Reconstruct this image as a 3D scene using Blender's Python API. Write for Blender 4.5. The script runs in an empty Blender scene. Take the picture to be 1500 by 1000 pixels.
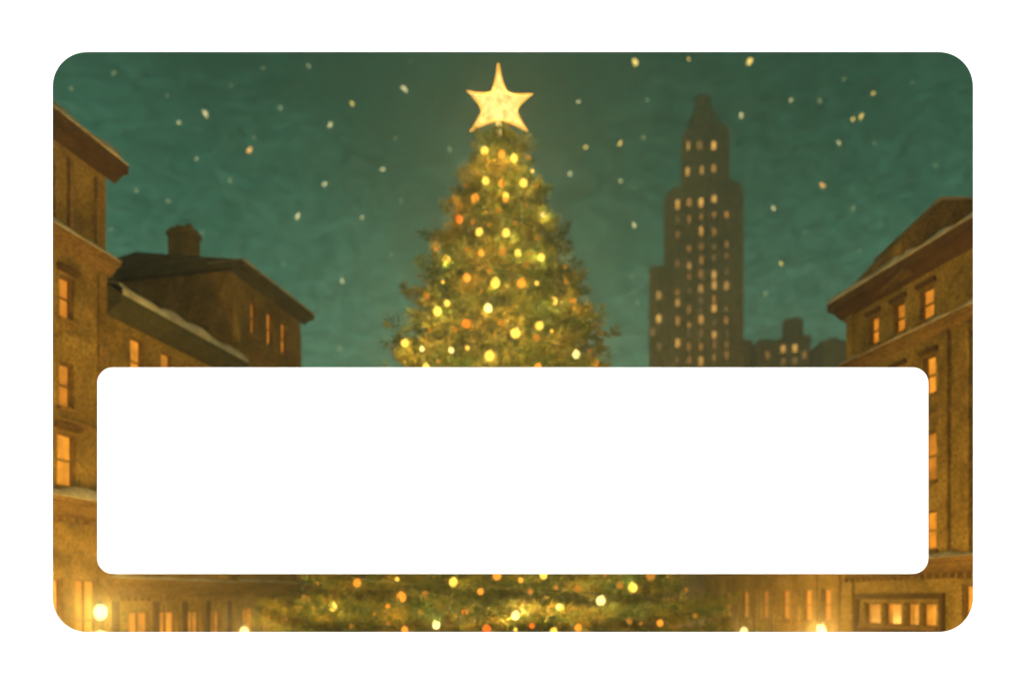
# A winter plaza at night: a card's white border as a wall with a rounded opening, its blank panel
# across it; through the opening stand a lit Christmas tree, two rows of houses and a far tower.
import bpy, math, random
from math import sin, cos, pi, radians, sqrt, atan2
from mathutils import Vector, Matrix, noise

random.seed(7)
SC = bpy.context.scene
COL = SC.collection
F, CX, CY, ZC = 1100.0, 750.0, 880.0, 4.5      # focal length and principal point of the view, eye height
BORDER_Y = 14.0                                  # where the white border stands, built as a wall
TREE_Y = 35.0
HAZE = .0016                                    # density of the air

def at(px, py, Y):
    return Vector(((px - CX) * Y / F, Y, ZC + (CY - py) * Y / F))

# ------------------------------------------------------------------ mesh helpers
class MB:
    def __init__(s): s.v = []; s.f = []; s.smooth = False
    def quad(s, a, b, c, d):
        n = len(s.v); s.v += [a, b, c, d]; s.f.append((n, n+1, n+2, n+3))
    def tri(s, a, b, c):
        n = len(s.v); s.v += [a, b, c]; s.f.append((n, n+1, n+2))
    def box(s, x0, x1, y0, y1, z0, z1):
        n = len(s.v)
        s.v += [(x0,y0,z0),(x1,y0,z0),(x1,y1,z0),(x0,y1,z0),(x0,y0,z1),(x1,y0,z1),(x1,y1,z1),(x0,y1,z1)]
        s.f += [(n+0,n+3,n+2,n+1),(n+4,n+5,n+6,n+7),(n+0,n+1,n+5,n+4),(n+1,n+2,n+6,n+5),(n+2,n+3,n+7,n+6),(n+3,n+0,n+4,n+7)]
        return s
    def prism(s, poly, y0, y1):              # poly of (x,z), extruded along y
        n = len(s.v); k = len(poly)
        s.v += [(x, y0, z) for x, z in poly] + [(x, y1, z) for x, z in poly]
        s.f.append(tuple(range(n, n+k))); s.f.append(tuple(range(n+2*k-1, n+k-1, -1)))
        for i in range(k):
            j = (i+1) % k; s.f.append((n+j, n+i, n+k+i, n+k+j))
        return s
    def prism_x(s, poly, x0, x1):            # poly of (y,z), extruded along x
        n = len(s.v); k = len(poly)
        s.v += [(x0, y, z) for y, z in poly] + [(x1, y, z) for y, z in poly]
        s.f.append(tuple(range(n+k-1, n-1, -1))); s.f.append(tuple(range(n+k, n+2*k)))
        for i in range(k):
            j = (i+1) % k; s.f.append((n+i, n+j, n+k+j, n+k+i))
        return s
    def lathe(s, prof, seg=16, cx=0, cy=0, rot=0.0):       # prof of (r,z)
        n = len(s.v)
        for r, z in prof:
            for i in range(seg):
                a = 2*pi*i/seg + rot; s.v.append((cx + r*cos(a), cy + r*sin(a), z))
        for j in range(len(prof)-1):
            for i in range(seg):
                k = (i+1) % seg
                s.f.append((n+j*seg+i, n+j*seg+k, n+(j+1)*seg+k, n+(j+1)*seg+i))
        s.f.append(tuple(n+i for i in range(seg-1, -1, -1)))
        m = n + (len(prof)-1)*seg
        s.f.append(tuple(m+i for i in range(seg)))
        return s
    def tube(s, pts, r, seg=6):
        n = len(s.v); pts = [Vector(p) for p in pts]
        for i, p in enumerate(pts):
            t = (pts[min(i+1, len(pts)-1)] - pts[max(i-1, 0)]).normalized()
            u = t.cross(Vector((0,0,1))); u = u.normalized() if u.length > 1e-4 else Vector((1,0,0))
            w = t.cross(u); rr = r[i] if isinstance(r, (list, tuple)) else r
            for k in range(seg):
                a = 2*pi*k/seg; s.v.append(tuple(p + u*(rr*cos(a)) + w*(rr*sin(a))))
        for i in range(len(pts)-1):
            for k in range(seg):
                l = (k+1) % seg
                s.f.append((n+i*seg+k, n+i*seg+l, n+(i+1)*seg+l, n+(i+1)*seg+k))
        s.f.append(tuple(n+k for k in range(seg-1, -1, -1)))
        m = n+(len(pts)-1)*seg; s.f.append(tuple(m+k for k in range(seg)))
        return s
    def snow(s, x0, x1, y0, y1, z, h, step=0.5, seed=0):   # a lumpy soft-edged drift on a ledge
        nx = max(2, int((x1-x0)/step)); ny = max(3, int((y1-y0)/(step*.6)))
        n = len(s.v)
        for i in range(nx+1):
            for j in range(ny+1):
                u, w = i/nx, j/ny
                x = x0+(x1-x0)*u; y = y0+(y1-y0)*w
                q = noise.noise(Vector((x*.9+seed, y*.9, seed*1.7)))
                edge = min(1, min(w, 1-w)*ny/1.0)*min(1, min(u, 1-u)*nx/1.0)
                hh = (h*(.75+.6*q))*(edge > 0) + .02
                bulge = (.10*q - .04) if w == 0 else 0
                s.v.append((x, y+bulge, z+hh))
        for i in range(nx):
            for j in range(ny):
                a = n+i*(ny+1)+j; s.f.append((a, a+ny+1, a+ny+2, a+1))
        b = len(s.v)                                        # underside
        s.v += [(x0,y0,z),(x1,y0,z),(x1,y1,z),(x0,y1,z)]
        s.f.append((b, b+3, b+2, b+1))
        for i in range(nx):
            a = n+i*(ny+1); s.tri((x0+(x1-x0)*i/nx, y0, z), (x0+(x1-x0)*(i+1)/nx, y0, z), s.v[a+ny+1]); s.tri((x0+(x1-x0)*i/nx, y0, z), s.v[a+ny+1], s.v[a])
        return s
    def build(s, name, m, parent=None, smooth=False):
        me = bpy.data.meshes.new(name)
        me.from_pydata([tuple(p) for p in s.v], [], s.f); me.update()
        if smooth: me.polygons.foreach_set('use_smooth', [True]*len(me.polygons))
        if m: me.materials.append(m)
        o = bpy.data.objects.new(name, me); COL.objects.link(o)
        if parent: o.parent = parent
        return o

def thing(name, label, cat, loc=(0,0,0), rotz=0, group=None):
    o = bpy.data.objects.new(name, None); COL.objects.link(o)
    o.empty_display_size = .3
    o.location = loc; o.rotation_euler = (0, 0, rotz)
    o['label'] = label; o['category'] = cat
    if group: o['group'] = group
    return o
def tag(o, label=None, cat=None, group=None, kind=None):
    for k, v in (('label', label), ('category', cat), ('group', group), ('kind', kind)):
        if v: o[k] = v
    return o

# ------------------------------------------------------------------ materials
def new_mat(name):
    m = bpy.data.materials.new(name); m.use_nodes = True
    nt = m.node_tree; return m, nt, nt.nodes, nt.links, nt.nodes['Principled BSDF']

def paint(name, cols, scale=1.0, grain=10.0, rough=.85, bump=.4, stretch=(1,1,1), grain_amt=.65, spec=.2, bdist=.05):
    """procedural surface: broad mottled colour from a ramp, plus a fine grain and a bump"""
    m, nt, N, L, b = new_mat(name)
    geo = N.new('ShaderNodeNewGeometry'); mp = N.new('ShaderNodeMapping'); mp.inputs['Scale'].default_value = stretch
    L.new(geo.outputs['Position'], mp.inputs['Vector'])
    n1 = N.new('ShaderNodeTexNoise'); n1.inputs['Scale'].default_value = scale; n1.inputs['Detail'].default_value = 6; n1.inputs['Roughness'].default_value = .62
    n1.inputs['Distortion'].default_value = .6
    n2 = N.new('ShaderNodeTexNoise'); n2.inputs['Scale'].default_value = grain; n2.inputs['Detail'].default_value = 4; n2.inputs['Roughness'].default_value = .7
    L.new(mp.outputs[0], n1.inputs['Vector']); L.new(mp.outputs[0], n2.inputs['Vector'])
    r = N.new('ShaderNodeValToRGB'); e = r.color_ramp.elements
    while len(e) < len(cols): e.new(.5)
    for i, c in enumerate(cols):
        e[i].position = .3 + .4*i/max(1, len(cols)-1); e[i].color = (*c, 1)
    L.new(n1.outputs['Fac'], r.inputs['Fac'])
    g = N.new('ShaderNodeMapRange'); g.inputs['From Min'].default_value = .3; g.inputs['From Max'].default_value = .7
    g.inputs['To Min'].default_value = 1-grain_amt; g.inputs['To Max'].default_value = 1+grain_amt
    L.new(n2.outputs['Fac'], g.inputs['Value'])
    mx = N.new('ShaderNodeVectorMath'); mx.operation = 'SCALE'
    L.new(r.outputs['Color'], mx.inputs[0]); L.new(g.outputs[0], mx.inputs['Scale'])
    L.new(mx.outputs[0], b.inputs['Base Color'])
    b.inputs['Roughness'].default_value = rough; b.inputs['Specular IOR Level'].default_value = spec
    if bump:
        bp = N.new('ShaderNodeBump'); bp.inputs['Strength'].default_value = bump; bp.inputs['Distance'].default_value = bdist
        L.new(n2.outputs['Fac'], bp.inputs['Height']); L.new(bp.outputs[0], b.inputs['Normal'])
    return m

def glow(name, ca, cb, strength, scale=1.5):
    """a lit pane, bulb, flame or sky fleck: uneven warm emission"""
    m, nt, N, L, b = new_mat(name)
    geo = N.new('ShaderNodeNewGeometry')
    n = N.new('ShaderNodeTexNoise'); n.inputs['Scale'].default_value = scale; n.inputs['Detail'].default_value = 4
    L.new(geo.outputs['Position'], n.inputs['Vector'])
    r = N.new('ShaderNodeValToRGB'); r.color_ramp.elements[0].position = .34; r.color_ramp.elements[1].position = .66
    r.color_ramp.elements[0].color = (*ca, 1); r.color_ramp.elements[1].color = (*cb, 1)
    L.new(n.outputs['Fac'], r.inputs['Fac'])
    b.inputs['Base Color'].default_value = (.25, .16, .06, 1); b.inputs['Roughness'].default_value = .3
    L.new(r.outputs['Color'], b.inputs['Emission Color']); b.inputs['Emission Strength'].default_value = strength
    if 'lit_glass' in name:                             # rooms differ: curtains, lamps, how far in the light stands
        oi = N.new('ShaderNodeObjectInfo'); mr = N.new('ShaderNodeMapRange')
        mr.inputs['To Min'].default_value = .5*strength; mr.inputs['To Max'].default_value = 1.15*strength
        L.new(oi.outputs['Random'], mr.inputs['Value']); L.new(mr.outputs[0], b.inputs['Emission Strength'])
    return m

def lit_glass(name, ca, cb, strength, clear=.55, scale=3):
    """frosted glass of a lamp or bulb that glows and lets the light inside pass"""
    m = glow(name, ca, cb, strength, scale)
    N, L = m.node_tree.nodes, m.node_tree.links
    b = N['Principled BSDF']; o = N['Material Output']; b.inputs['Base Color'].default_value = (0,0,0,1); b.inputs['Specular IOR Level'].default_value = 0
    t = N.new('ShaderNodeBsdfTransparent'); x = N.new('ShaderNodeMixShader'); x.inputs[0].default_value = clear
    L.new(b.outputs[0], x.inputs[1]); L.new(t.outputs[0], x.inputs[2]); L.new(x.outputs[0], o.inputs['Surface'])
    return m

M = {}
M['white'] = paint('white_card', [(.86,.86,.86),(.88,.88,.88)], .5, 6, .9, .05, grain_amt=.01)
M['brown'] = paint('brown_stucco', [(.10,.065,.011),(.21,.14,.028),(.33,.225,.053)], .55, 9, stretch=(1,1,.8))
M['brown_deep'] = paint('umber_brick', [(.09,.06,.012),(.17,.11,.025),(.25,.16,.04)], .6, 9, stretch=(1,1,.8))
M['ochre'] = paint('ochre_stucco', [(.115,.08,.014),(.22,.155,.032),(.33,.235,.057)], .5, 9, stretch=(1,1,.8))
M['trim'] = paint('cornice_stone', [(.14,.085,.02),(.24,.15,.04)], .9, 10, stretch=(.5,.5,2))
M['dark'] = paint('dark_wood', [(.05,.028,.008),(.10,.055,.016)], 1.2, 12)
M['frame'] = paint('weathered_window_wood', [(.12,.07,.018),(.2,.12,.03)], 1.2, 12)
M['slate'] = paint('dark_slate_roof', [(.035,.04,.02),(.075,.07,.03)], 1.0, 8, stretch=(1,1,2))
M['snow'] = paint('old_snow', [(.27,.26,.18),(.44,.42,.31),(.58,.56,.44)], 1.1, 8, .8, .5, stretch=(1,1,1.5), grain_amt=.22)
M['tower'] = paint('tower_stone', [(.16,.125,.028),(.26,.20,.048),(.34,.26,.065)], .09, 1.3, stretch=(1,1,.4), bdist=.2)
M['tower_dark'] = paint('far_block_stone', [(.09,.075,.022),(.15,.12,.035)], .09, 1.3, stretch=(1,1,.4), bdist=.2)
M['ground'] = paint('trodden_snow_and_cobbles', [(.10,.09,.07),(.2,.18,.14),(.34,.32,.27)], .35, 3, .8, .6)
M['bark'] = paint('fir_bark', [(.035,.022,.01),(.08,.05,.025)], 2, 14)
M['iron'] = paint('black_iron', [(.02,.02,.018),(.04,.035,.03)], 3, 20, .5)
M['wire'] = paint('green_cable', [(.02,.035,.01),(.03,.05,.015)], 3, 20, .5)
M['pane'] = glow('warm_lit_glass', (.20,.062,.002), (.50,.155,.007), 1.0, 2.2)
M['pane_bright'] = glow('bright_lit_glass', (.28,.095,.004), (.62,.215,.013), 1.0, 2.0)
M['pane_red'] = glow('red_orange_lit_glass', (.36,.08,.003), (.55,.17,.008), 1.0, 1.8)
M['pane_far'] = glow('far_lit_glass', (.34,.15,.018), (.75,.40,.08), 1.0, .35)
M['pane_dim'] = glow('dim_lit_glass', (.07,.04,.006), (.17,.09,.014), 1.0, .35)
M['pane_amber'] = glow('amber_lit_glass', (.15,.06,.006), (.40,.17,.018), 1.0, .35)
M['lamp'] = lit_glass('lamp_glass', (1.3,.88,.3), (1.5,1.1,.5), 1.0)
M['bulb_y'] = lit_glass('yellow_bulb', (1.0,.52,.05), (1.25,.75,.11), 1.3, .5)
M['bulb_c'] = lit_glass('cream_bulb', (1.0,.72,.2), (1.3,.98,.32), 1.3, .5)
M['bulb_o'] = lit_glass('orange_bulb', (.85,.24,.012), (1.1,.36,.03), 1.1, .5)
M['bulb_r'] = lit_glass('red_bulb', (.75,.12,.006), (.95,.18,.012), 1.0, .5)
M['bulb_d'] = lit_glass('faint_orange_bulb', (.30,.11,.008), (.5,.18,.016), 1.0, .5)
M['star'] = lit_glass('star_glass', (.62,.34,.05), (1.3,.95,.30), 1.0, .5, 3.2)
M['star_rim'] = glow('star_rim_glass', (.5,.2,.02), (.62,.32,.04), 1.0, 1.4)
M['fleck'] = glow('warm_glow', (.55,.52,.24), (1.0,.85,.4), 1.0, .4)  # snow flecks, given a glow of their own
M['fleck_y'] = glow('yellow_fleck_glow', (.9,.62,.12), (1.3,.95,.25), 1.0, .4)
M['fleck_o'] = glow('orange_fleck_glow', (.9,.4,.09), (1.1,.6,.18), 1.0, .4)
M['fleck_f'] = glow('faint_fleck_glow', (.10,.17,.09), (.26,.27,.12), 1.0, .4)

def needles():
    m, nt, N, L, b = new_mat('fir_needles')
    geo = N.new('ShaderNodeNewGeometry')
    n = N.new('ShaderNodeTexNoise'); n.inputs['Scale'].default_value = .55; n.inputs['Detail'].default_value = 5
    L.new(geo.outputs['Position'], n.inputs['Vector'])
    r = N.new('ShaderNodeValToRGB'); e = r.color_ramp.elements; e.new(.5)
    e[0].position, e[1].position, e[2].position = .40, .5, .62
    e[0].color, e[1].color, e[2].color = (.028,.065,.012,1), (.09,.115,.016,1), (.21,.18,.026,1)
    L.new(n.outputs['Fac'], r.inputs['Fac']); L.new(r.outputs['Color'], b.inputs['Base Color'])
    b.inputs['Roughness'].default_value = .6; b.inputs['Specular IOR Level'].default_value = .25
    t = N.new('ShaderNodeBsdfTranslucent'); x = N.new('ShaderNodeMixShader'); x.inputs[0].default_value = .3
    L.new(r.outputs['Color'], t.inputs['Color']); L.new(b.outputs[0], x.inputs[1]); L.new(t.outputs[0], x.inputs[2])
    L.new(x.outputs[0], N['Material Output'].inputs['Surface'])
    return m
M['needles'] = needles()

def sky_mat():
    m = bpy.data.materials.new('night_sky'); m.use_nodes = True
    nt = m.node_tree; N, L = nt.nodes, nt.links; N.clear()
    out = N.new('ShaderNodeOutputMaterial'); em = N.new('ShaderNodeEmission')
    geo = N.new('ShaderNodeNewGeometry')
    # elevation above the plaza, as a share of the zenith
    sub = N.new('ShaderNodeVectorMath'); sub.operation = 'SUBTRACT'; sub.inputs[1].default_value = (0, 0, ZC)
    L.new(geo.outputs['Position'], sub.inputs[0])
    nrm = N.new('ShaderNodeVectorMath'); nrm.operation = 'NORMALIZE'; L.new(sub.outputs[0], nrm.inputs[0])
    sep = N.new('ShaderNodeSeparateXYZ'); L.new(nrm.outputs[0], sep.inputs[0])
    n1 = N.new('ShaderNodeTexNoise'); n1.inputs['Scale'].default_value = 4.5; n1.inputs['Detail'].default_value = 5; n1.inputs['Roughness'].default_value = .6; n1.inputs['Distortion'].default_value = .5
    n2 = N.new('ShaderNodeTexNoise'); n2.inputs['Scale'].default_value = 120; n2.inputs['Detail'].default_value = 4; n2.inputs['Roughness'].default_value = .7; n2.inputs['Distortion'].default_value = 1.2
    n3 = N.new('ShaderNodeTexNoise'); n3.inputs['Scale'].default_value = 38; n3.inputs['Detail'].default_value = 5; n3.inputs['Roughness'].default_value = .65; n3.inputs['Distortion'].default_value = 1.0
    mp = N.new('ShaderNodeMapping'); mp.inputs['Scale'].default_value = (1.0, 1.0, .55); L.new(nrm.outputs[0], mp.inputs['Vector'])
    mp2 = N.new('ShaderNodeMapping'); mp2.inputs['Scale'].default_value = (.6, 1.0, 1.3); L.new(nrm.outputs[0], mp2.inputs['Vector'])
    L.new(mp.outputs[0], n1.inputs['Vector']); L.new(mp2.outputs[0], n2.inputs['Vector']); L.new(mp2.outputs[0], n3.inputs['Vector'])
    a = N.new('ShaderNodeMath'); a.operation = 'MULTIPLY_ADD'; a.inputs[1].default_value = .26; L.new(n1.outputs['Fac'], a.inputs[0]); L.new(sep.outputs['Z'], a.inputs[2])
    a2 = N.new('ShaderNodeMath'); a2.operation = 'MULTIPLY_ADD'; a2.inputs[1].default_value = .30; L.new(n3.outputs['Fac'], a2.inputs[0]); L.new(a.outputs[0], a2.inputs[2])
    r = N.new('ShaderNodeValToRGB'); e = r.color_ramp.elements
    for _ in range(2): e.new(.5)
    stops = [(.44,(.066,.150,.090)), (.59,(.034,.104,.065)), (.72,(.014,.066,.040)), (.86,(.003,.032,.018))]
    for i, (p, c) in enumerate(stops): e[i].position = p; e[i].color = (*c, 1)
    L.new(a2.outputs[0], r.inputs['Fac'])
    g = N.new('ShaderNodeMapRange'); g.inputs['From Min'].default_value = .3; g.inputs['From Max'].default_value = .7; g.inputs['To Min'].default_value = .5; g.inputs['To Max'].default_value = 1.5
    L.new(n2.outputs['Fac'], g.inputs['Value'])
    L.new(r.outputs['Color'], em.inputs['Color']); L.new(g.outputs[0], em.inputs['Strength'])
    L.new(em.outputs[0], out.inputs['Surface'])
    return m
M['sky'] = sky_mat()

# ------------------------------------------------------------------ setting: ground and sky
g = MB(); g.quad((-1500,-1500,0),(1500,-1500,0),(1500,1500,0),(-1500,1500,0))
tag(g.build('ground', M['ground']), kind='structure')

def sky_dome():
    m = MB(); K = 48
    secs = [(-2,180,212),(60,195,228),(140,230,262),(230,290,310),(290,325,330),(302,310,315)]  # dome carried forward past the view, to shut the sun out
    sg = lambda v: (abs(v)**(1/3))*(1 if v >= 0 else -1)
    for y, a, h in secs:
        for k in range(K+1):
            t = pi*k/K; m.v.append((a*sg(cos(t)), y, -1 + h*sg(sin(t)) if 0 < k < K else -1))
    for i in range(len(secs)-1):
        for k in range(K):
            p = i*(K+1)+k; m.f.append((p, p+1, p+K+2, p+K+1))
    b = (len(secs)-1)*(K+1); m.f.append(tuple(b+k for k in range(K+1)))
    return m.build('sky', M['sky'])
tag(sky_dome(), kind='structure')

# the hazy winter air over the whole plaza
def haze():
    m = bpy.data.materials.new('haze_air'); m.use_nodes = True
    nt = m.node_tree; nt.nodes.clear()
    o = nt.nodes.new('ShaderNodeOutputMaterial'); v = nt.nodes.new('ShaderNodeVolumePrincipled')
    v.inputs['Color'].default_value = (.88,.96,.80,1); v.inputs['Density'].default_value = HAZE; v.inputs['Anisotropy'].default_value = .72
    nt.links.new(v.outputs[0], o.inputs['Volume'])
    h = MB().box(-150,150,-3,262,-1,185).build('haze', m)
    tag(h, kind='stuff')
haze()

# ------------------------------------------------------------------ the card's white border built as a wall with an opening, and its blank panel
def rounded_rect(x0, x1, z0, z1, r, seg=12):
    pts = []
    for cx, cz, a0 in ((x1-r,z1-r,0),(x0+r,z1-r,90),(x0+r,z0+r,180),(x1-r,z0+r,270)):
        for i in range(seg+1):
            a = radians(a0 + 90*i/seg); pts.append((cx+r*cos(a), cz+r*sin(a)))
    return pts
s = BORDER_Y / F
ox0, ox1 = (77.3-CX)*s, (1425.3-CX)*s
oz1, oz0 = ZC+(CY-76.5)*s, ZC+(CY-925)*s
def white_border():
    m = MB()
    cx, cz = (ox0+ox1)/2, (oz0+oz1)/2
    X0, X1, Z0, Z1 = -140, 140, 0, 180  # stretched far out of view to keep the sun off the town
    front = rounded_rect(ox0, ox1, oz0, oz1, 50*s, 14)
    fl = .55
    back = rounded_rect(ox0-fl, ox1+fl, oz0-fl, oz1+fl, 50*s+fl, 14)
    def outer(p):
        dx, dz = p[0]-cx, p[1]-cz
        t = min(((X1-cx)/dx if dx > 0 else (X0-cx)/dx) if abs(dx) > 1e-9 else 1e9, ((Z1-cz)/dz if dz > 0 else (Z0-cz)/dz) if abs(dz) > 1e-9 else 1e9)
        return (cx+dx*t, cz+dz*t)
    n = len(front)
    for i in range(n):
        j = (i+1) % n
        a, b = front[i], front[j]; oa, ob = outer(a), outer(b)
        A, B = back[i], back[j]
        Y0, Y1 = BORDER_Y, BORDER_Y+.4
        corner = None
        if abs(oa[0]-ob[0]) > 1e-6 and abs(oa[1]-ob[1]) > 1e-6:
            corner = (X1 if max(oa[0], ob[0]) > X1-1e-6 else X0, Z1 if max(oa[1], ob[1]) > Z1-1e-6 else Z0)
        P = lambda p, y: (p[0], y, p[1])
        m.quad(P(a,Y0), P(oa,Y0), P(ob,Y0), P(b,Y0)); m.quad(P(A,Y1), P(B,Y1), P(ob,Y1), P(oa,Y1))
        if corner: m.tri(P(oa,Y0), P(corner,Y0), P(ob,Y0)); m.tri(P(oa,Y1), P(ob,Y1), P(corner,Y1))
        m.quad(P(a,Y0), P(b,Y0), P(B,Y1), P(A,Y1))
    o = m.build('wall', M['white'])
    return tag(o, 'plain white border of the card, built as a wall with a wide round-cornered opening onto the Christmas scene', 'wall')
white_border()

bd = thing('blank_panel', 'large blank white text panel of the card with rounded corners, set across the opening before the tree', 'text panel', (0, BORDER_Y, 0))  # blank text panel of the card, built as a board
pts = rounded_rect((142.3-CX)*s, (1360-CX)*s, ZC+(CY-840)*s, ZC+(CY-537.8)*s, 23*s, 12)
MB().prism(pts[::-1], 0, .14).build('panel', M['white'], bd)
for xa, xb, yb, zb in ((-6.6,-16.75,33.5-BORDER_Y,10.2), (6.6,17.7,35.4-BORDER_Y,10.2)):
    MB().tube([(xa,.14,6.9),(xb,yb,zb)], .09, 8).build('bracket', M['iron'], bd)

# ------------------------------------------------------------------ houses
WIN_CACHE = {}
def add_window(parent, x0, x1, z0, z1, pane='pane', cols=1, rows=2, depth=.28, arch=False, y=0.0):
    """a dark wooden frame with glazing bars, its pane and its stone sill, set in the wall opening"""
    w, h = round(x1-x0, 3), round(z1-z0, 3)
    key = (w, h, pane, cols, rows)
    t = .085
    fr = MB(); d0, d1 = -.06, .06
    fr.box(-w/2, -w/2+t, d0, d1, 0, h); fr.box(w/2-t, w/2, d0, d1, 0, h)
    fr.box(-w/2+t, w/2-t, d0, d1, 0, t); fr.box(-w/2+t, w/2-t, d0, d1, h-t, h)
    for i in range(1, cols):
        x = -w/2 + w*i/cols; fr.box(x-.03, x+.03, d0+.01, d1-.01, t, h-t)
    for i in range(1, rows):
        z = h*i/rows
        for c in range(cols):
            a = -w/2 + (t if c == 0 else w*c/cols+.03); b = (w/2-t) if c == cols-1 else -w/2+w*(c+1)/cols-.03
            fr.box(a, b, d0+.015, d1-.015, z-.03, z+.03)
    f = fr.build('window', M['frame'], parent); f.location = ((x0+x1)/2, y+depth-.08, z0)
    p = MB().box(-w/2+t*.5, w/2-t*.5, .065, .085, t*.5, h-t*.5).build('pane', M[pane], f)
    sl = MB().box(-w/2-.12, w/2+.12, -depth+.05-.14, -.065, -.13, -.004).build('sill', M['trim'], f)
    return f

def wall_mesh(L, H, D, opens, depth=.3):
    """the house body: facade at y=0 with real openings, plus sides, back and top"""
    m = MB()
    xs = sorted({0, L} | {o[0] for o in opens} | {o[1] for o in opens})
    zs = sorted({0, H} | {o[2] for o in opens} | {o[3] for o in opens})
    inside = lambda x, z: any(o[0] < x < o[1] and o[2] < z < o[3] for o in opens)
    for i in range(len(xs)-1):
        for j in range(len(zs)-1):
            if not inside((xs[i]+xs[i+1])/2, (zs[j]+zs[j+1])/2):
                m.quad((xs[i],0,zs[j]),(xs[i+1],0,zs[j]),(xs[i+1],0,zs[j+1]),(xs[i],0,zs[j+1]))
    for x0, x1, z0, z1 in [o[:4] for o in opens]:
        d = depth
        m.quad((x0,0,z0),(x0,0,z1),(x0,d,z1),(x0,d,z0)); m.quad((x1,0,z0),(x1,d,z0),(x1,d,z1),(x1,0,z1))
        m.quad((x0,0,z0),(x0,d,z0),(x1,d,z0),(x1,0,z0)); m.quad((x0,0,z1),(x1,0,z1),(x1,d,z1),(x0,d,z1))
        m.quad((x0,d,z0),(x0,d,z1),(x1,d,z1),(x1,d,z0))
    m.quad((0,0,0),(0,0,H),(0,D,H),(0,D,0)); m.quad((L,0,0),(L,D,0),(L,D,H),(L,0,H))
    m.quad((0,D,0),(0,D,H),(L,D,H),(L,D,0)); m.quad((0,0,H),(L,0,H),(L,D,H),(0,D,H))
    return m

def cornice(parent, x0, x1, z, out, h, snow_h=0.0, m='trim', seed=1, dentil=False):
    c = MB()
    c.prism_x([(0.0,z-h),(-out*.55,z-h*.55),(-out*.6,z-h*.3),(-out,z-h*.22),(-out,z),(0.0,z)], x0, x1)
    if dentil:
        x = x0+.25
        while x < x1-.2:
            c.box(x, x+.16, -out*.62, -.004, z-h*1.25, z-h*.98); x += .42
    o = c.build('cornice', M[m], parent)
    if snow_h:
        MB().snow(x0+.02, x1-.02, -out-.05, -.02, z+.003, snow_h, .35, seed).build('snow', M['snow'], o, True)
    return o

def eave_roof(parent, x0, x1, D, z, over, thick, snow_h, seed, m='dark'):
    r = MB()
    r.prism_x([(-.02,z-thick*1.5),(-over*.55,z-thick*.9),(-over,z-thick*.75),(-over,z),(D*.5,z+1.1),(D+.3,z),(D+.3,z-.3),(-.02,z-.3)], x0, x1)
    o = r.build('roof', M[m], parent)
    MB().snow(x0-.03, x1+.03, -over-.08, 1.4, z+.004, snow_h, .4, seed).build('snow', M['snow'], o, True)
    return o

THL = math.atan2(250, F); CL = -27040.0
THR = math.atan2(253, F); CR = 28646.0
def left_house(name, label, Y0, Y1, group=None):
    X = (250*Y0 + CL)/F
    return thing(name, label, 'house', (X, Y0, 0), pi/2-THL), (Y1-Y0)/cos(THL), lambda Y: (Y-Y0)/cos(THL)
def right_house(name, label, Y0, Y1, group=None):
    X = (-253*Y1 - 0 + CR)/F
    return thing(name, label, 'house', (X, Y1, 0), -(pi/2-THR)), (Y1-Y0)/cos(THR), lambda Y: (Y1-Y)/cos(THR)

# --- tall house at the left edge
h, L, U = left_house('town_house', 'tall brown town house at the left edge with snowy cornices and orange windows', 22.2, 32.0)
win = []
for k, yc in enumerate((29.98, 28.2, 26.4, 24.6)):
    win += [(U(yc)-.36, U(yc)+.36, 15.7, 17.45, 'pane_red', 1, 2), (U(yc)-.38, U(yc)+.38, 12.2, 14.0, 'pane', 1, 2),
            (U(yc)-.48, U(yc)+.48, 9.05, 11.2, 'pane_bright', 1, 2)]
for yc in (29.1, 27.3, 25.5): win.append((U(yc)-.34, U(yc)+.34, 19.3, 21.6, 'pane', 1, 2))
for yc in (31.0, 29.2, 27.4, 25.6): win.append((U(yc)-.62, U(yc)+.62, 2.0, 5.4, 'pane_bright', 2, 2))
wall_mesh(L, 22.6, 9, win).build('wall', M['brown'], h)
for w in win: add_window(h, *w[:4], w[4], w[5], w[6])
cornice(h, -.05, L+.25, 18.95, .55, .6, .3, seed=3)
cornice(h, -.05, L+.22, 8.55, .7, .75, .5, seed=5, dentil=True)
cornice(h, 0, L+.1, 12.0-.25, .16, .22)
eave_roof(h, -.3, L+.5, 9, 23.2, .7, .45, .5, 11)
for yc, w in ((31.55,.36),(30.1,.22),(28.25,.24),(26.3,.24)):
    MB().box(U(yc)-w/2, U(yc)+w/2, -.13, -.004, 18.98, 22.2).build('pilaster', M['trim'], h)
for w in win:
    if w[2] in (15.7, 9.05):
        MB().prism_x([(-.004,w[3]+.1),(-.2,w[3]+.24),(-.2,w[3]+.34),(-.004,w[3]+.34)], w[0]-.16, w[1]+.16).build('lintel', M['dark'], h)
MB().box(U(31.75)-.22, U(31.75)+.22, -.1, -.004, .1, 18.3).build('pilaster', M['brown_deep'], h)

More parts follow.
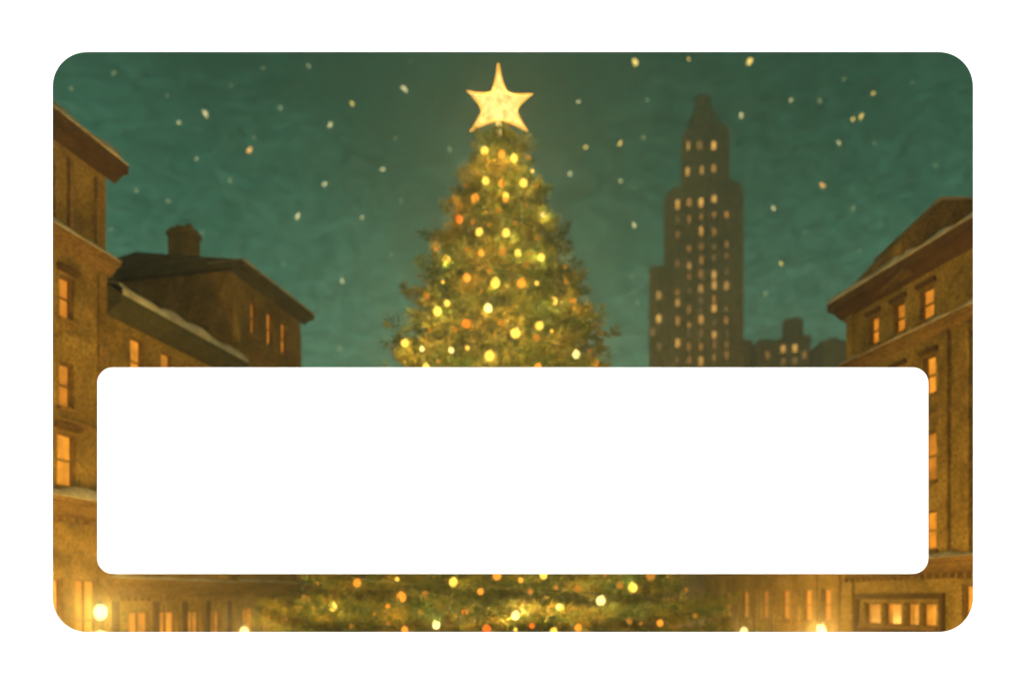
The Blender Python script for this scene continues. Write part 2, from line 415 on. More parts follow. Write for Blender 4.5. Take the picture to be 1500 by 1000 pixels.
# --- lower snowy-eaved house
h, L, U = left_house('terrace_house', 'low brown house with a long snowy eave beside the tall left house', 32.0, 41.0)
win = []
for yc in (33.8, 35.75, 37.7, 39.6):
    win += [(U(yc)-.38, U(yc)+.5, 14.2, 16.35, 'pane_bright', 1, 2), (U(yc)-.4, U(yc)+.4, 10.2, 12.2, 'pane', 1, 2), (U(yc)-.4, U(yc)+.4, 6.6, 8.6, 'pane', 1, 2)]
for a, b in ((33.35,34.75),(35.2,36.55),(37.35,38.35),(39.1,40.1)): win.append((U(a), U(b), 1.6, 4.05, 'pane_bright', 2, 1))
wall_mesh(L, 17.0, 8, win).build('wall', M['brown'], h)
for w in win: add_window(h, *w[:4], w[4], w[5], w[6])
r = MB().prism_x([(-.02,16.7),(-.55,17.1),(-.75,17.2),(-.75,17.55),(3.4,20.3),(8.2,17.5),(8.2,17.02),(-.02,17.02)], .02, L+.3).build('roof', M['slate'], h)
sn = MB()
nx = 40
for i in range(nx):                                   # snow lying along the eave, on the slope
    pass
def slope_snow(x0, x1, y0, z0, y1, z1, h, seed):
    m = MB(); nx = int((x1-x0)/.3); ny = 6
    for i in range(nx+1):
        for j in range(ny+1):
            x = x0+(x1-x0)*i/nx; w = j/ny; q = noise.noise(Vector((x*.8, w*2, seed)))
            hh = h*(.8+.7*q)*(sin(pi*min(1, w*1.5+.15)) if j < ny else 0)
            m.v.append((x, y0+(y1-y0)*w*(1+.25*q)-(.06*q if j == 0 else 0), z0+(z1-z0)*w*(1+.25*q)+max(.02, hh)))
    for i in range(nx):
        for j in range(ny):
            a = i*(ny+1)+j; m.f.append((a, a+ny+1, a+ny+2, a+1))
    n = len(m.v)
    for i in range(nx+1): m.v.append((x0+(x1-x0)*i/nx, y0, z0-.05))
    for i in range(nx): m.f.append((n+i, n+i+1, (i+1)*(ny+1), i*(ny+1)))
    return m
slope_snow(.05, L+.3, -.8, 17.56, .55, 18.46, .34, 4.4).build('snow', M['snow'], r, True)
cornice(h, 0, L, 5.5, .55, .8, .12, m='trim', seed=8, dentil=True)
cornice(h, 0, L, 13.3, .15, .22)
for yc in (32.5, 35.0, 37.0, 38.8, 40.6): MB().box(U(yc)-.17, U(yc)+.17, -.12, -.004, .1, 4.6).build('pilaster', M['dark'], h)

# --- chimney house further along
h, L, U = left_house('chimney_house', 'brown house with a broad brick chimney and flat snowy roof, behind the low house', 41.1, 48.3)
win = []
for yc in (43.05, 44.75, 46.35):
    win += [(U(yc)-.34, U(yc)+.34, 19.7, 21.7, 'pane', 1, 2), (U(yc)-.34, U(yc)+.34, 15.4, 17.4, 'pane', 1, 2), (U(yc)-.34, U(yc)+.34, 11.2, 13.2, 'pane', 1, 2)]
for yc in (42.6, 44.6, 46.6): win.append((U(yc)-.6, U(yc)+.6, 1.4, 4.2, 'pane', 2, 1))
wall_mesh(L, 22.6, 12, win).build('wall', M['brown_deep'], h)
for w in win: add_window(h, *w[:4], w[4], w[5], w[6])
eave_roof(h, -.25, L+.5, 12, 23.0, .7, .4, .3, 21, 'slate')
sn = MB().snow(-.3, .5, 1.5, 12, 23.3, .22, .4, 9).build('snow', M['snow'], h, True)
ch = MB()                                              # chimney: stack, cap, pots
cx_, cy_ = 2.6, 5.0
ch.box(cx_-.5, cx_+.5, cy_-.72, cy_+.72, 22.7, 26.1); ch.box(cx_-.58, cx_+.58, cy_-.8, cy_+.8, 26.1, 26.4)
ch.box(cx_-.45, cx_+.45, cy_-.66, cy_+.66, 26.4, 26.6)
c = ch.build('chimney', M['brown_deep'], h)
for q in (-.36, .36): MB().lathe([(.2,26.55),(.17,26.8),(.2,26.85)], 10, cx_, cy_+q).build('chimney_pot', M['brown'], c)
cornice(h, 0, L, 5.6, .45, .6, .1, seed=18)
cornice(h, 0, L, 18.7, .2, .3)
for q in (0.25, L-.3): MB().box(q-.22, q+.22, -.1, -.004, .1, 21.6).build('pilaster', M['brown'], h)

# --- the house after it, low, mostly behind the panel and the tree
h, L, U = left_house('corner_shop', 'low brown shop house glimpsed between the chimney house and the lower tree branches', 48.6, 64.0)
win = []
for yc in (50.5, 53.0, 55.5, 58.0, 60.5): win += [(U(yc)-.5, U(yc)+.5, 2.0, 4.4, 'pane', 1, 2), (U(yc)-.42, U(yc)+.42, 8.6, 10.6, 'pane', 1, 2)]
wall_mesh(L, 13.6, 10, win).build('wall', M['brown_deep'], h)
for w in win: add_window(h, *w[:4], w[4], w[5], w[6])
eave_roof(h, .1, L+.4, 10, 14.0, .6, .4, .25, 51)
cornice(h, 0, L, 6.4, .4, .5, .1, seed=53)

# --- big house at the right edge
h, L, U = right_house('corner_house', 'large ochre house at the right edge with snowy eave, arched row of orange windows and shopfront', 22.3, 38.4)
h['label'] = 'large ochre house at the right edge with a snowy eave, orange windows and a shopfront'
win = []
for yc, w in ((36.6,.36),(34.95,.38),(33.3,.42),(28.6,.4),(26.8,.4)):
    win.append((U(yc)-w, U(yc)+w, 16.95, 18.4, 'pane', 1, 2))
for yc in (36.6, 34.95, 33.15, 28.6, 26.8):
    win += [(U(yc)-.38, U(yc)+.38, 13.6, 15.35, 'pane_bright', 1, 2), (U(yc)-.4, U(yc)+.4, 9.8, 12.0, 'pane', 1, 2), (U(yc)-.4, U(yc)+.4, 6.75, 8.5, 'pane', 1, 2)]
for a, b in ((36.15,37.3),(34.8,35.95),(33.75,34.6),(32.75,33.65)): win.append((U(b), U(a), 3.35, 4.45, 'pane_bright' if a < 34 else 'pane', 1, 1))
for a, b in ((29.6,31.4),(26.6,28.8)): win.append((U(b), U(a), 1.6, 5.2, 'pane_bright', 2, 2))
wall_mesh(L, 19.4, 11, win).build('wall', M['ochre'], h)
for w in win: add_window(h, *w[:4], w[4], w[5], w[6])
for w in win:
    if w[2] in (16.95, 13.6):
        MB().prism_x([(-.004,w[3]+.06),(-.16,w[3]+.14),(-.16,w[3]+.26),(-.004,w[3]+.26)], w[0]-.14, w[1]+.14).build('lintel', M['dark'], h)
eave_roof(h, -.55, L+.3, 11, 19.75, .85, .5, .4, 31)
cornice(h, -.2, L, 16.55, .4, .5, .24, seed=33)
cornice(h, -.2, L, 6.35, .6, .7, .2, seed=35, dentil=True)
cornice(h, -.1, L, 12.75, .14, .2)
for yc in (32.2, 31.1, 29.9): MB().box(U(yc)-.24, U(yc)+.24, -.2, -.004, 6.4, 16.0).build('pilaster', M['brown'], h)
MB().box(-.02, .42, -.12, -.004, .1, 19.0).build('pilaster', M['ochre'], h)
fr = MB(); xa, xb = U(37.6), U(32.45)
fr.box(xa, xb, -.16, -.004, 4.6, 4.85); fr.box(xa, xb, -.16, -.004, 2.95, 3.2); fr.box(xa-.2, xa-.002, -.16, -.004, .3, 4.85); fr.box(xb+.002, xb+.2, -.16, -.004, .3, 4.85)
fr.build('shopfront_frame', M['dark'], h)
# attic block on its roof (its face looks down the street)
inv = (Matrix.Translation(h.location) @ Matrix.Rotation(h.rotation_euler.z, 4, 'Z')).inverted()
a = MB(); Ya = 33.6
poly = [at(1322,350,Ya), at(1378,293,Ya), at(1560,293,Ya), at(1560,400,Ya), at(1322,400,Ya)]
a.prism([(p.x, p.z) for p in poly][::-1], Ya, Ya+6)
a.v = [tuple(inv @ Vector(p)) for p in a.v]
at_o = a.build('attic', M['brown_deep'], h)
b = MB(); q0, q1 = at(1378,293,Ya), at(1560,293,Ya)
b.snow(q0.x-.15, q1.x, Ya-.15, Ya+6, q0.z+.003, .2, .4, 12); b.v = [tuple(inv @ Vector(p)) for p in b.v]
b.build('snow', M['snow'], at_o, True)

# --- the house beyond it
h, L, U = right_house('shop_house', 'low ochre house with a row of lit windows beyond the right house', 38.6, 53.5)
win = []
for yc in (40.2, 41.85, 43.9, 46.0, 48.2, 50.4):
    win += [(U(yc)-.42, U(yc)+.42, 3.4, 5.2, 'pane', 1, 2), (U(yc)-.42, U(yc)+.42, 8.4, 10.4, 'pane', 1, 2)]
wall_mesh(L, 12.6, 9, win).build('wall', M['ochre'], h)
for w in win: add_window(h, *w[:4], w[4], w[5], w[6])
eave_roof(h, -.4, L-.2, 9, 13.0, .6, .4, .25, 41)
cornice(h, 0, L, 6.6, .4, .5, .15, seed=43)
for yc in (39.2, 41.0, 42.9, 44.95, 47.1, 49.3, 51.6): MB().box(U(yc)-.2, U(yc)+.2, -.1, -.004, .1, 6.0).build('pilaster', M['trim'], h)

# --- a low house closing the street far behind the tree
h = thing('far_house', 'wide low brown house closing the street far behind the Christmas tree', 'house', (at(520,0,95).x, 95, 0))
L = at(1120,0,95).x - at(520,0,95).x
win = [(x, x+1.1, z, z+1.9, 'pane', 1, 2) for x in [2+3.4*k for k in range(int((L-3)/3.4))] for z in (3, 9, 14)]
wall_mesh(L, 19, 12, win).build('wall', M['brown_deep'], h)
for w in win: add_window(h, *w[:4], w[4], w[5], w[6])
eave_roof(h, -.4, L+.4, 12, 19.4, .6, .4, .3, 61)

# ------------------------------------------------------------------ skyline
TY = 220.0; t_ = TY/F
def Z(py): return ZC+(CY-py)*t_
def Xp(px): return (px-1030)*t_
def far_window(parent, px, py, w, hgt, pane, y=0.0, dep=.5):
    f = MB(); x0, x1, z0, z1 = Xp(px-w/2), Xp(px+w/2), Z(py+hgt/2), Z(py-hgt/2)
    e = .22
    f.box(x0-e, x0, -.25, .1, z0-e, z1+e); f.box(x1, x1+e, -.25, .1, z0-e, z1+e); f.box(x0, x1, -.25, .1, z1, z1+e); f.box(x0, x1, -.25, .1, z0-e, z0)
    o = f.build('window', M['tower_dark'], parent); o.location = (0, y-.12, 0)
    MB().box(x0+.01, x1-.01, -.1, .05, z0+.01, z1-.01).build('pane', M[pane], o)

tw = thing('skyscraper', 'tall stepped skyscraper with columns of small lit windows and a domed spire', 'skyscraper', ((1030-CX)*t_, TY, 0), -atan2((1030-CX)*t_, TY))
D0 = 8.0
sh = MB()
sh.box(Xp(973), Xp(1087), 0, D0, 0, Z(285))
sh.prism([(Xp(973.5),Z(285)),(Xp(978),Z(275)),(Xp(988),Z(268)),(Xp(1072),Z(268)),(Xp(1082),Z(275)),(Xp(1086.5),Z(285))][::-1], .3, D0-.3)
for i, px in enumerate((976,985,1001.5,1018.5,1036,1054,1071.5,1083)):
    wd = 5 if i in (0, 7) else 4
    sh.box(Xp(px-wd/2), Xp(px+wd/2), -.9, -.005, 0, Z(288))
sh.build('shaft', M['tower'], tw)
up = MB()
up.box(Xp(998), Xp(1068), .9, 7, Z(272), Z(196))
for px in (1000, 1011.5, 1025, 1039, 1053, 1065.5): up.box(Xp(px-1.6), Xp(px+1.6), .4, .895, Z(271), Z(200))
up.prism([(Xp(998),Z(196)),(Xp(1007),Z(181)),(Xp(1059),Z(181)),(Xp(1068),Z(196))][::-1], 1.1, 6.8)
up.build('upper_tier', M['tower'], tw)
cr = MB()
cr.lathe([(Xp(1030+25),Z(183)),(Xp(1030+24),Z(173)),(Xp(1030+20.5),Z(161)),(Xp(1030+15),Z(152))], 12, Xp(1030), 4, .26)
cr.build('crown', M['tower'], tw)
cr2 = MB(); cr2.lathe([(Xp(1030+13),Z(153)),(Xp(1030+12.5),Z(142)),(Xp(1030+14.5),Z(141)),(Xp(1030+12.5),Z(133)),(Xp(1030+7.5),Z(128)),(Xp(1030+2),Z(125))], 12, Xp(1029), 4, .26)
cr2.build('spire', M['tower'], tw)
wg = MB(); wg.box(Xp(951), Xp(972.8), 1.5, 7, 0, Z(379))
for px in (953, 961, 971): wg.box(Xp(px-1.8), Xp(px+1.8), .8, 1.495, 0, Z(381))
wg.build('wing', M['tower'], tw)
wg = MB(); wg.box(Xp(1087.2), Xp(1100), 3.0, 7, 0, Z(498)); wg.build('wing', M['tower_dark'], tw)
rnd = random.Random(11)
colsx = (993.5, 1010, 1027, 1045.5, 1063)
bright = {(0,296),(1,294),(2,296),(3,295),(0,341),(2,341),(3,340),(1,386),(2,400),(3,406),(4,422),(2,424),(1,451),(0,468),(2,470),(3,455),(0,499),(3,492),(2,530),(0,440),(3,420)}
for c, y in sorted(bright): far_window(tw, colsx[c], y+rnd.uniform(-2,2), rnd.uniform(4.6,6), rnd.uniform(10,14), rnd.choice(('pane_far','pane_far','pane_amber')))
for c in range(5):
    for y in (318, 362, 380, 404, 424, 440, 456, 474, 490, 507, 524):
        if any(abs(y-b) < 13 for k, b in bright if k == c): continue
        if rnd.random() < .95: far_window(tw, colsx[c]+rnd.uniform(-.6,.6), y+rnd.uniform(-2,2), rnd.uniform(3.6,5), rnd.uniform(8,13), rnd.choice(('pane_amber','pane_amber','pane_dim','pane_dim')))
for px, y in ((1010,209),(1025,211),(1045,214),(1008,247),(1027,247),(1045,247)): far_window(tw, px, y, 5.5, 12, 'pane_far', .8)
for px, y, p in ((966,424,'pane_far'),(966,459,'pane_far'),(966,500,'pane_dim'),(957,478,'pane_dim')): far_window(tw, px, y, 6, 12, p, 1.35)

fb = thing('office_block', 'small stepped dark office block to the right of the skyscraper', 'office block', ((1160-CX)*t_, TY, 0), -atan2((1160-CX)*t_, TY))
ox = 1030-1160
def Xb(px): return (px-1160)*t_
b1 = MB(); b1.box(Xb(1146), Xb(1176), 2, 14, 0, Z(466)); b1.box(Xb(1150), Xb(1172), 3, 12, Z(466), Z(460)); b1.build('tower_block', M['tower_dark'], fb)
b2 = MB(); b2.box(Xb(1138), Xb(1185), 0, 14, 0, Z(496)); b2.box(Xb(1136.5), Xb(1186.5), -.4, 14.4, Z(496), Z(494)); b2.build('base_block', M['tower_dark'], fb)
for px, y, p in ((1148,510,'pane_far'),(1164,511,'pane_far'),(1148,529,'pane_dim'),(1164,530,'pane_dim'),(1177,522,'pane_dim')):
    far_window(fb, px-130, y, 6, 11, p, 0)
fb2 = thing('warehouse', 'wide low dark block at the foot of the skyline, left of the right house', 'office block', ((1215-CX)*t_, TY-6, 0))
b3 = MB(); b3.box(-4.4, 9, 0, 14, 0, Z(512)); b3.box(-4.7, 9.3, -.3, 14.3, Z(512), Z(509)); b3.build('wall', M['tower_dark'], fb2)
MB().box(-1, 1.4, 3, 5, Z(509), Z(499)).build('chimney', M['tower_dark'], fb2)
fb3 = thing('hotel_block', 'narrow dark block with one lit window between skyscraper and office block', 'office block', ((1117-CX)*t_, TY-4, 0))
b4 = MB(); b4.box(-3.4, 3.4, 0, 12, 0, Z(508)); b4.box(-2.2, 2.2, 1, 9, Z(508), Z(502)); b4.build('wall', M['tower_dark'], fb3)
far_window(fb3, 1030, 527, 5, 10, 'pane_amber')

# ------------------------------------------------------------------ the Christmas tree
TS = TREE_Y/F
TX = (732-CX)*TS
def tz(py): return ZC+(CY-py)*TS
def tw_px(py): return max(5, 35+(py-200)*.405 if py < 540 else 173+(py-540)*.42)
tree = thing('christmas_tree', 'huge lit Christmas fir in the middle of the plaza behind the white panel', 'christmas tree', (TX, TREE_Y, 0))
MB().tube([(0,0,0),(0,0,6),(0,0,14),(0,0,tz(205))], [.7,.55,.36,.06], 10).build('trunk', M['bark'], tree)

def crown():
    R = random.Random(3)
    V, Fc = [], []
    def tuft(p, d, ln, n, spread):
        for _ in range(n):
            q = Vector((R.gauss(0,1), R.gauss(0,1), R.gauss(0,1)))
            v = (d + q*spread).normalized()*ln*R.uniform(.6, 1.2)
            sd = v.cross(Vector((R.gauss(0,1), R.gauss(0,1), R.gauss(0,1))))
            sd = sd.normalized()*ln*.085 if sd.length > 1e-5 else Vector((.03,0,0))
            b = len(V); st = p + q*ln*.12
            V.append(tuple(st - sd)); V.append(tuple(st + sd)); V.append(tuple(st + v))
            Fc.append((b, b+1, b+2))
    def branch(zr, zt, rad, ang, dens):
        """from the trunk at zr out to radius rad at zt: sags, then lifts at the tip"""
        ca, sa = cos(ang), sin(ang)
        out = Vector((ca, sa, 0)); side = Vector((-sa, ca, 0))
        n = max(4, int(rad*dens))
        for i in range(n):
            s_ = .18 + .82*(i+R.random())/n
            z = zr + (zt-zr)*(1-(1-s_)**1.7) - .05*rad*sin(pi*s_) + (.06*rad*max(0, s_-.8)*5*.5)
            wl = .26*rad*(1.08-s_)+.10
            off = R.uniform(-wl, wl)
            p = out*(rad*s_ - abs(off)*.35) + side*off + Vector((0,0,z - abs(off)*.18 + R.gauss(0,.06)))
            ln = R.uniform(.24,.44)*(.8 if rad < 2 else 1)
            d = out*.75 + side*(1.1*off/max(wl,.01)) + Vector((0,0,-.12+.3*(s_ > .85)))
            tuft(p, d, ln, 9, .62)
    y = 210.0; k = 0
    while y < 1015:
        rad = tw_px(y)*TS
        n = int(9 + rad*6.2)
        tier = .5+.5*sin(k*1.9)
        for i in range(n):
            a = 2*pi*(i+R.uniform(-.35,.35))/n + k*.7
            q = R.uniform(.82, 1.04)*(1.0+.06*sin(a*3+k*2.1))*(.86+.24*tier)
            zt = tz(y)+R.gauss(0,.22)
            branch(zt + rad*.38 + .35, zt, rad*q, a, (8.5 if y < 560 else 9.5 if y > 800 else 5))
        y += 17 + (y-200)*.028; k += 1
    tuft(Vector((0,0,tz(216))), Vector((0,0,1)), .5, 60, .45)
    m = MB(); m.v = V; m.f = Fc
    return m.build('crown', M['needles'], tree)
crown()

# the star: five points, the upper one long, faceted to a ridge in front and behind
st = thing('tree_star', 'glowing golden five-pointed star on the top of the Christmas tree', 'tree star', (0,0,0))
c = at(731,155,TREE_Y); st.location = c
outer = [(730,94),(780,138),(773,192),(689,192),(685,134)]
inner = [(742,136),(757,161),(731,176),(706,161),(720,136)]
loop = []
def bow(a, b, t, k):                                   # a point on the arm's edge, drawn in towards the arm's axis
    x, y = a[0]+(b[0]-a[0])*t, a[1]+(b[1]-a[1])*t
    ax, ay = 731+(a[0]-731)*(1-t), 155+(a[1]-155)*(1-t)
    return (x+(ax-x)*k, y+(ay-y)*k)
for q in range(5):
    o_, i_, o2 = outer[q], inner[q], outer[(q+1) % 5]
    for pt in (o_, bow(o_, i_, .35, .30), bow(o_, i_, .7, .16), i_, bow(o2, i_, .7, .16), bow(o2, i_, .35, .30)):
        loop.append(at(*pt, TREE_Y)-c)
m = MB(); n = len(loop)
m.v = [tuple(p) for p in loop] + [(0,-.42,0),(0,.42,0)]
for i in range(n):
    j = (i+1) % n; m.f.append((i, j, n)); m.f.append((j, i, n+1))
m.build('star_body', M['star'], st)
MB().tube([tuple(p) for p in loop]+[tuple(loop[0])], .055, 6).build('rim', M['star_rim'], st)
li = bpy.data.lights.new('warm_glow', 'POINT'); li.energy = 600; li.color = (1,.76,.26); li.shadow_soft_size = 0
lo = bpy.data.objects.new('warm_glow', li); COL.objects.link(lo); lo.parent = st
MB().tube([(0,.05,-.5),(0,.05,-1.75)], [.16,.10], 8).build('holder', M['star'], st)

# strings of lights
BULB_W = 130.0
YEL = [(710,221,13,'y'),(753,232,13,'y'),(712,265,12,'y'),(767,268,13,'y'),(741,287,10,'y'),(702,340,13,'y'),(741,341,13,'y'),(654,381,15,'y'),(759,371,12,'y'),
 (793,377,11,'y'),(726,414,15,'y'),(655,444,11,'y'),(641,456,14,'y'),(715,451,13,'c'),(812,441,11,'y'),(755,488,16,'y'),(790,477,13,'y'),(593,502,13,'y'),(661,513,10,'c'),(618,511,8,'c'),
 (717,521,16,'y'),(844,519,13,'c'),(624,538,12,'y'),(796,314,9,'c'),(487,888,14,'y'),(664,852,15,'y'),(639,915,15,'c'),(755,901,16,'c'),(796,842,14,'y'),(819,888,9,'c'),(880,879,16,'c'),(927,860,15,'y'),(811,924,13,'y'),
 (560,600,14,'y'),(620,640,14,'y'),(700,590,14,'y'),(770,610,14,'c'),(850,600,14,'y'),(900,680,14,'y'),(660,720,14,'y'),(560,740,14,'y'),(740,690,14,'c'),(820,730,14,'y'),(930,780,14,'y'),(600,800,14,'y'),(500,800,14,'y'),(880,800,14,'y'),(700,790,14,'y')]
ORA = [(735,226,11,'o'),(736,269,11,'o'),(696,291,13,'o'),(741,292,9,'o'),(673,321,13,'r'),(639,362,11,'o'),(705,371,10,'o'),(736,369,14,'d'),(684,407,14,'o'),(764,415,14,'o'),
 (625,434,11,'d'),(839,440,12,'o'),(841,451,9,'d'),(683,474,14,'r'),(734,472,10,'d'),(786,495,11,'d'),(881,488,10,'d'),(873,531,10,'o'),(788,538,13,'o'),(523,853,14,'o'),(448,877,14,'d'),(588,874,18,'o'),
 (623,870,13,'d'),(568,888,8,'o'),(617,895,11,'d'),(704,866,11,'o'),(728,843,15,'o'),(681,895,13,'r'),(569,912,8,'d'),(593,922,12,'o'),(713,921,15,'r'),(763,849,9,'o'),(777,866,9,'d'),(846,862,12,'d'),
 (908,857,12,'d'),(953,842,16,'d'),(779,916,9,'r'),(847,919,12,'o'),(922,909,10,'d'),(967,912,12,'o'),(999,880,9,'d'),(580,560,12,'o'),(640,580,12,'o'),(740,640,12,'r'),(820,660,12,'o'),(680,660,12,'o'),(880,740,12,'o'),(610,770,12,'r'),(780,780,12,'o')]
rs = random.Random(5)
def faint(n, y0, y1):                                   # the small bulbs between the big ones
    out = []
    while len(out) < n:
        py = rs.uniform(y0, y1); hw = tw_px(py)*.92; px = 732+rs.uniform(-hw, hw)
        if all((px-q[0])**2+(py-q[1])**2 > 17**2 for q in YEL+ORA+out): out.append((px, py, rs.uniform(4.5,7.5), rs.choice('yddd')))
    return out
YEL += faint(30, 215, 536); YEL += faint(16, 842, 924)
def on_tree(px, py):
    Y = TREE_Y
    for _ in range(6):
        z = ZC+(CY-py)*Y/F; x = (px-CX)*Y/F
        ty = CY-(z-ZC)/TS; r = tw_px(ty)*TS*.95
        dx = x-TX
        Y = TREE_Y - sqrt(max(0.0, r*r-dx*dx))
    return at(px, py, Y), Y
def light_string(name, label, pts, turns, ph):
    root = thing(name, label, 'string lights', (TX, TREE_Y, 0))
    base = Vector((TX, TREE_Y, 0)); w = []
    for i in range(260):
        u = i/259; py = 214+u*760; r = tw_px(py)*TS*.80; a = ph+turns*2*pi*u
        w.append((r*cos(a), r*sin(a), tz(py)))
    MB().tube(w, .025, 5).build('cable', M['wire'], root)
    prof = [(.04,-.52),(.2,-.47),(.38,-.33),(.48,-.1),(.49,.08),(.42,.27),(.28,.41),(.15,.48),(.13,.6)]
    for px, py, sz, k in pts:
        p, Y = on_tree(px, py); d = sz*Y/F*.86*random.uniform(.92,1.08)
        b = MB().lathe([(r*d, z*d) for r, z in prof], 14).build('bulb', M['bulb_'+k], root, True)
        b.location = p-base
        b.rotation_euler = (random.uniform(-.5,.5), random.uniform(-.5,.5), 0)
        pw, lc = {'y':(BULB_W,(1,.72,.19)),'c':(BULB_W,(1,.74,.28)),'o':(BULB_W*.45,(1,.36,.05)),'r':(BULB_W*.4,(1,.2,.02)),'d':(BULB_W*.15,(1,.4,.06))}[k]
        li = bpy.data.lights.new('bulb_light', 'POINT'); li.energy = pw*min(1.2, sz/13); li.color = lc; li.shadow_soft_size = 0
        lo = bpy.data.objects.new('bulb_light', li); COL.objects.link(lo); lo.parent = root; lo.location = p-base
light_string('light_string', 'string of glowing yellow and cream bulbs wound around the Christmas tree', YEL, 9, .3)
light_string('coloured_light_string', 'string of glowing orange and red bulbs wound around the Christmas tree', ORA, 8, 2.2)

# ------------------------------------------------------------------ street lamps
def street_lamp(px, py, Y, label, big, power):
    p = at(px, py, Y)
    r = thing('street_lamp', label, 'street lamp', (p.x, p.y, 0), 0, 'street lamps in the plaza')
    z = p.z
    MB().lathe([(.24,0),(.24,.25),(.15,.4),(.12,.9),(.075,1.0),(.06,z-.75),(.1,z-.7),(.13,z-.55)], 12).build('post', M['iron'], r, True)
    gl = MB().lathe([(.10*big,-.42*big),(.26*big,-.25*big),(.33*big,0),(.27*big,.26*big),(.12*big,.40*big)], 14).build('globe', M['lamp'], r, True)
    gl.location = (0,0,z)
    MB().lathe([(.2*big,.395*big),(.1*big,.5*big),(.03*big,.56*big),(.02,.7*big)], 12).build('cap', M['iron'], r).location = (0,0,z)
    li = bpy.data.lights.new('lamp_light', 'POINT'); li.energy = power; li.color = (1,.57,.13); li.shadow_soft_size = 0
    lo = bpy.data.objects.new('lamp_light', li); COL.objects.link(lo); lo.parent = r; lo.location = (0,0,z)
    gl.visible_shadow = True
    return r
street_lamp(147, 896, 22, 'bright round street lamp by the tall left house', .58, 4200)
street_lamp(358, 925, 28, 'street lamp between the low left house and the tree', .5, 1600)
street_lamp(1090, 925, 40, 'street lamp just right of the tree in front of the shop house', .6, 1700)
street_lamp(1203, 922, 27, 'street lamp in front of the big right house', .5, 2500)

def mast(x, y, h, label, power):  # unseen masts, added only to warm the far tower
    r = thing('fill_light_mast', label, 'fill_light', (x, y, 0))
    MB().lathe([(.5,0),(.5,.6),(.3,.8),(.16,h-.6)], 10).build('post', M['iron'], r, True)
    MB().lathe([(.2,h-.7),(.5,h-.4),(.6,h),(.5,h+.4),(.2,h+.6)], 12).build('globe', M['lamp'], r, True)
    li = bpy.data.lights.new('lamp_light', 'POINT'); li.energy = power; li.color = (1,.52,.13); li.shadow_soft_size = 0
    lo = bpy.data.objects.new('lamp_light', li); COL.objects.link(lo); lo.parent = r; lo.location = (0,0,h)
mast(22, 150, 22, 'unseen lamp mast added left of the skyscraper to light it', 26000)
mast(70, 150, 22, 'unseen lamp mast added right of the skyscraper to light it', 26000)

# ------------------------------------------------------------------ flecks of falling snow, set up as glowing points in the sky
SY = 275.0
NAMED = {(931,92):'bright yellow glowing fleck at the top of the sky, between tree star and skyscraper',
 (1098,91):'bright yellow glowing fleck high above and right of the skyscraper spire',
 (436,317):'round cream glowing fleck above the chimney house eave', (366,219):'orange-tinted glowing fleck in the open sky above the chimney',
 (593,130):'large cream glowing fleck in the sky to the left of the golden tree star', (301,166):'large cream glowing fleck right of the tall left house roof',
 (1086,168):'white glowing fleck close beside the skyscraper spire', (1262,170):'upper yellow glowing fleck of a close pair high above the right house',
 (1250,174):'lower yellow glowing fleck of a close pair high above the right house', (483,184):'cream glowing fleck midway between the left houses and the tree star',
 (1205,272):'pale orange glowing fleck between skyscraper and the right house roof', (929,329):'pale glowing fleck left of the skyscraper shaft, level with its shoulders'}
FL = [(592.5,130,11,'c'),(301,166,11,'c'),(262,180,6,'c'),(366,219,11,'o'),(372,201,6,'f'),(288,232,5,'c'),(247,295,8,'f'),(436,317,10,'c'),(174,252,6,'f'),(200,279,7,'f'),(163,335,6,'f'),
 (415,386,5,'f'),(453,97,8,'f'),(411,159,8,'f'),(337,265,8,'f'),(475,270,7,'c'),(297,340,6,'f'),(167,107,8,'f'),(104,129,6,'f'),(339,125,5,'f'),(516,152,8,'y'),(483,184,9,'c'),(530,319,6,'c'),(573,373,6,'f'),(501,412,7,'c'),(497,510,8,'f'),
 (848,149,6,'c'),(659,220,9,'f'),(561,248,7,'c'),(858,216,7,'y'),(909,210,8,'y'),(835,255,7,'c'),(909,265,6,'c'),(587,294,6,'f'),(580,202,5,'f'),(602,89,5,'f'),(931,92,12,'y'),(1009,87,6,'y'),(1098,91,13,'y'),(1279,137,6,'y'),
 (1201,147,8,'f'),(1159,146,6,'c'),(1086,168,9,'c'),(1262,170,9,'y'),(1250,174,7,'y'),(1229,209,7,'c'),(942,201,8,'f'),(1205,272,9,'o'),(1133,305,8,'c'),(929,329,8,'c'),(1370,242,6,'f'),(1250,304,8,'f'),(1144,385,6,'y'),(1121,430,7,'f'),
 (1259,367,5,'f'),(948,147,6,'f'),(1336,121,5,'f'),(1236,117,6,'f'),(1281,209,5,'f'),(934,444,6,'f'),(385,100,5,'f'),(640,150,5,'f'),(245,140,5,'f'),(540,440,5,'f'),(925,405,5,'f'),(1180,340,5,'f')]
FM = {'c':'fleck','y':'fleck_y','o':'fleck_o','f':'fleck_f'}
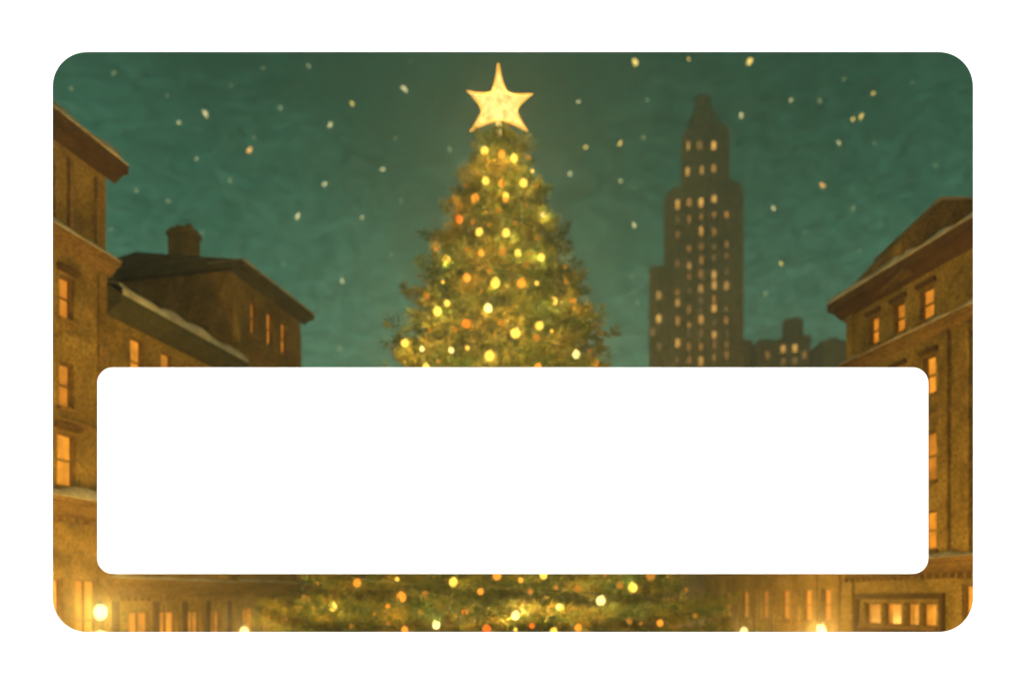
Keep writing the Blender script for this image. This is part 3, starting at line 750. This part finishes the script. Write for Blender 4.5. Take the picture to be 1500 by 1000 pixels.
for px, py, sz, k in FL:
    m = MB(); R = random.Random(int(px*31+py))
    d = sz*SY/F*.6
    for lump in range(3 if sz > 6 else 2):
        e = d*(1, .7, .5)[lump]; cx = 0 if lump == 0 else R.uniform(-.45,.45)*d; cz = 0 if lump == 0 else R.choice((-1,1))*R.uniform(.35,.6)*d
        b0 = len(m.v)
        m.lathe([(.12*e,-e*.5),(.42*e,-e*.28),(.48*e,0),(.36*e,.3*e),(.10*e,.5*e)], 7)
        m.v[b0:] = [(cx+x*R.uniform(.5,1.2), y*.7, cz+z*R.uniform(.6,1.4)) for x, y, z in m.v[b0:]]
    o = m.build('sky_fleck', M[FM[k]]); o.location = at(px, py, SY); o.rotation_euler = (0, R.uniform(-1,1), 0)
    key = next((q for q in NAMED if abs(q[0]-px) < 2 and abs(q[1]-py) < 2), None)
    tag(o, NAMED[key] if key else {'c':'small cream glowing fleck in the green night sky','y':'small yellow glowing fleck in the green night sky','o':'small orange glowing fleck in the green night sky','f':'faint blurred greenish glowing fleck in the night sky'}[k], 'star', 'flecks in the night sky')

# ------------------------------------------------------------------ light, camera, view
SUN_EL = radians(65)
sd = bpy.data.lights.new('sun', 'SUN'); sd.energy = 5.0; sd.angle = radians(.5); sd.color = (1,.985,.965)
so = bpy.data.objects.new('sun', sd); COL.objects.link(so)
so.rotation_euler = (radians(25), 0, 0)                 # shines from behind the viewer, 65 degrees high
so.location = (0,-20,40)
w = bpy.data.worlds.new('World'); SC.world = w; w.use_nodes = True
nt = w.node_tree; bg = nt.nodes['Background']
sk = nt.nodes.new('ShaderNodeTexSky'); sk.sky_type = 'NISHITA'; sk.sun_disc = False
sk.sun_elevation = SUN_EL; sk.sun_rotation = radians(180)
nt.links.new(sk.outputs[0], bg.inputs['Color']); bg.inputs['Strength'].default_value = .06

cam = bpy.data.cameras.new('camera'); co = bpy.data.objects.new('camera', cam); COL.objects.link(co); SC.camera = co
co.location = (0, 0, ZC); co.rotation_euler = (pi/2, 0, 0)
cam.sensor_fit = 'HORIZONTAL'; cam.sensor_width = 36; cam.lens = 36*F/1500
cam.shift_x = 0; cam.shift_y = (CY-500)/1500
cam.clip_end = 3000
cam.dof.use_dof = True; cam.dof.focus_distance = BORDER_Y; cam.dof.aperture_fstop = cam.lens/1000/.105
SC.view_settings.view_transform = 'Standard'; SC.view_settings.look = 'None'
SC.view_settings.exposure = .8; SC.view_settings.gamma = 1
SC.render.engine = 'CYCLES'
SC.cycles.use_denoising = True
SC.cycles.max_bounces = 6
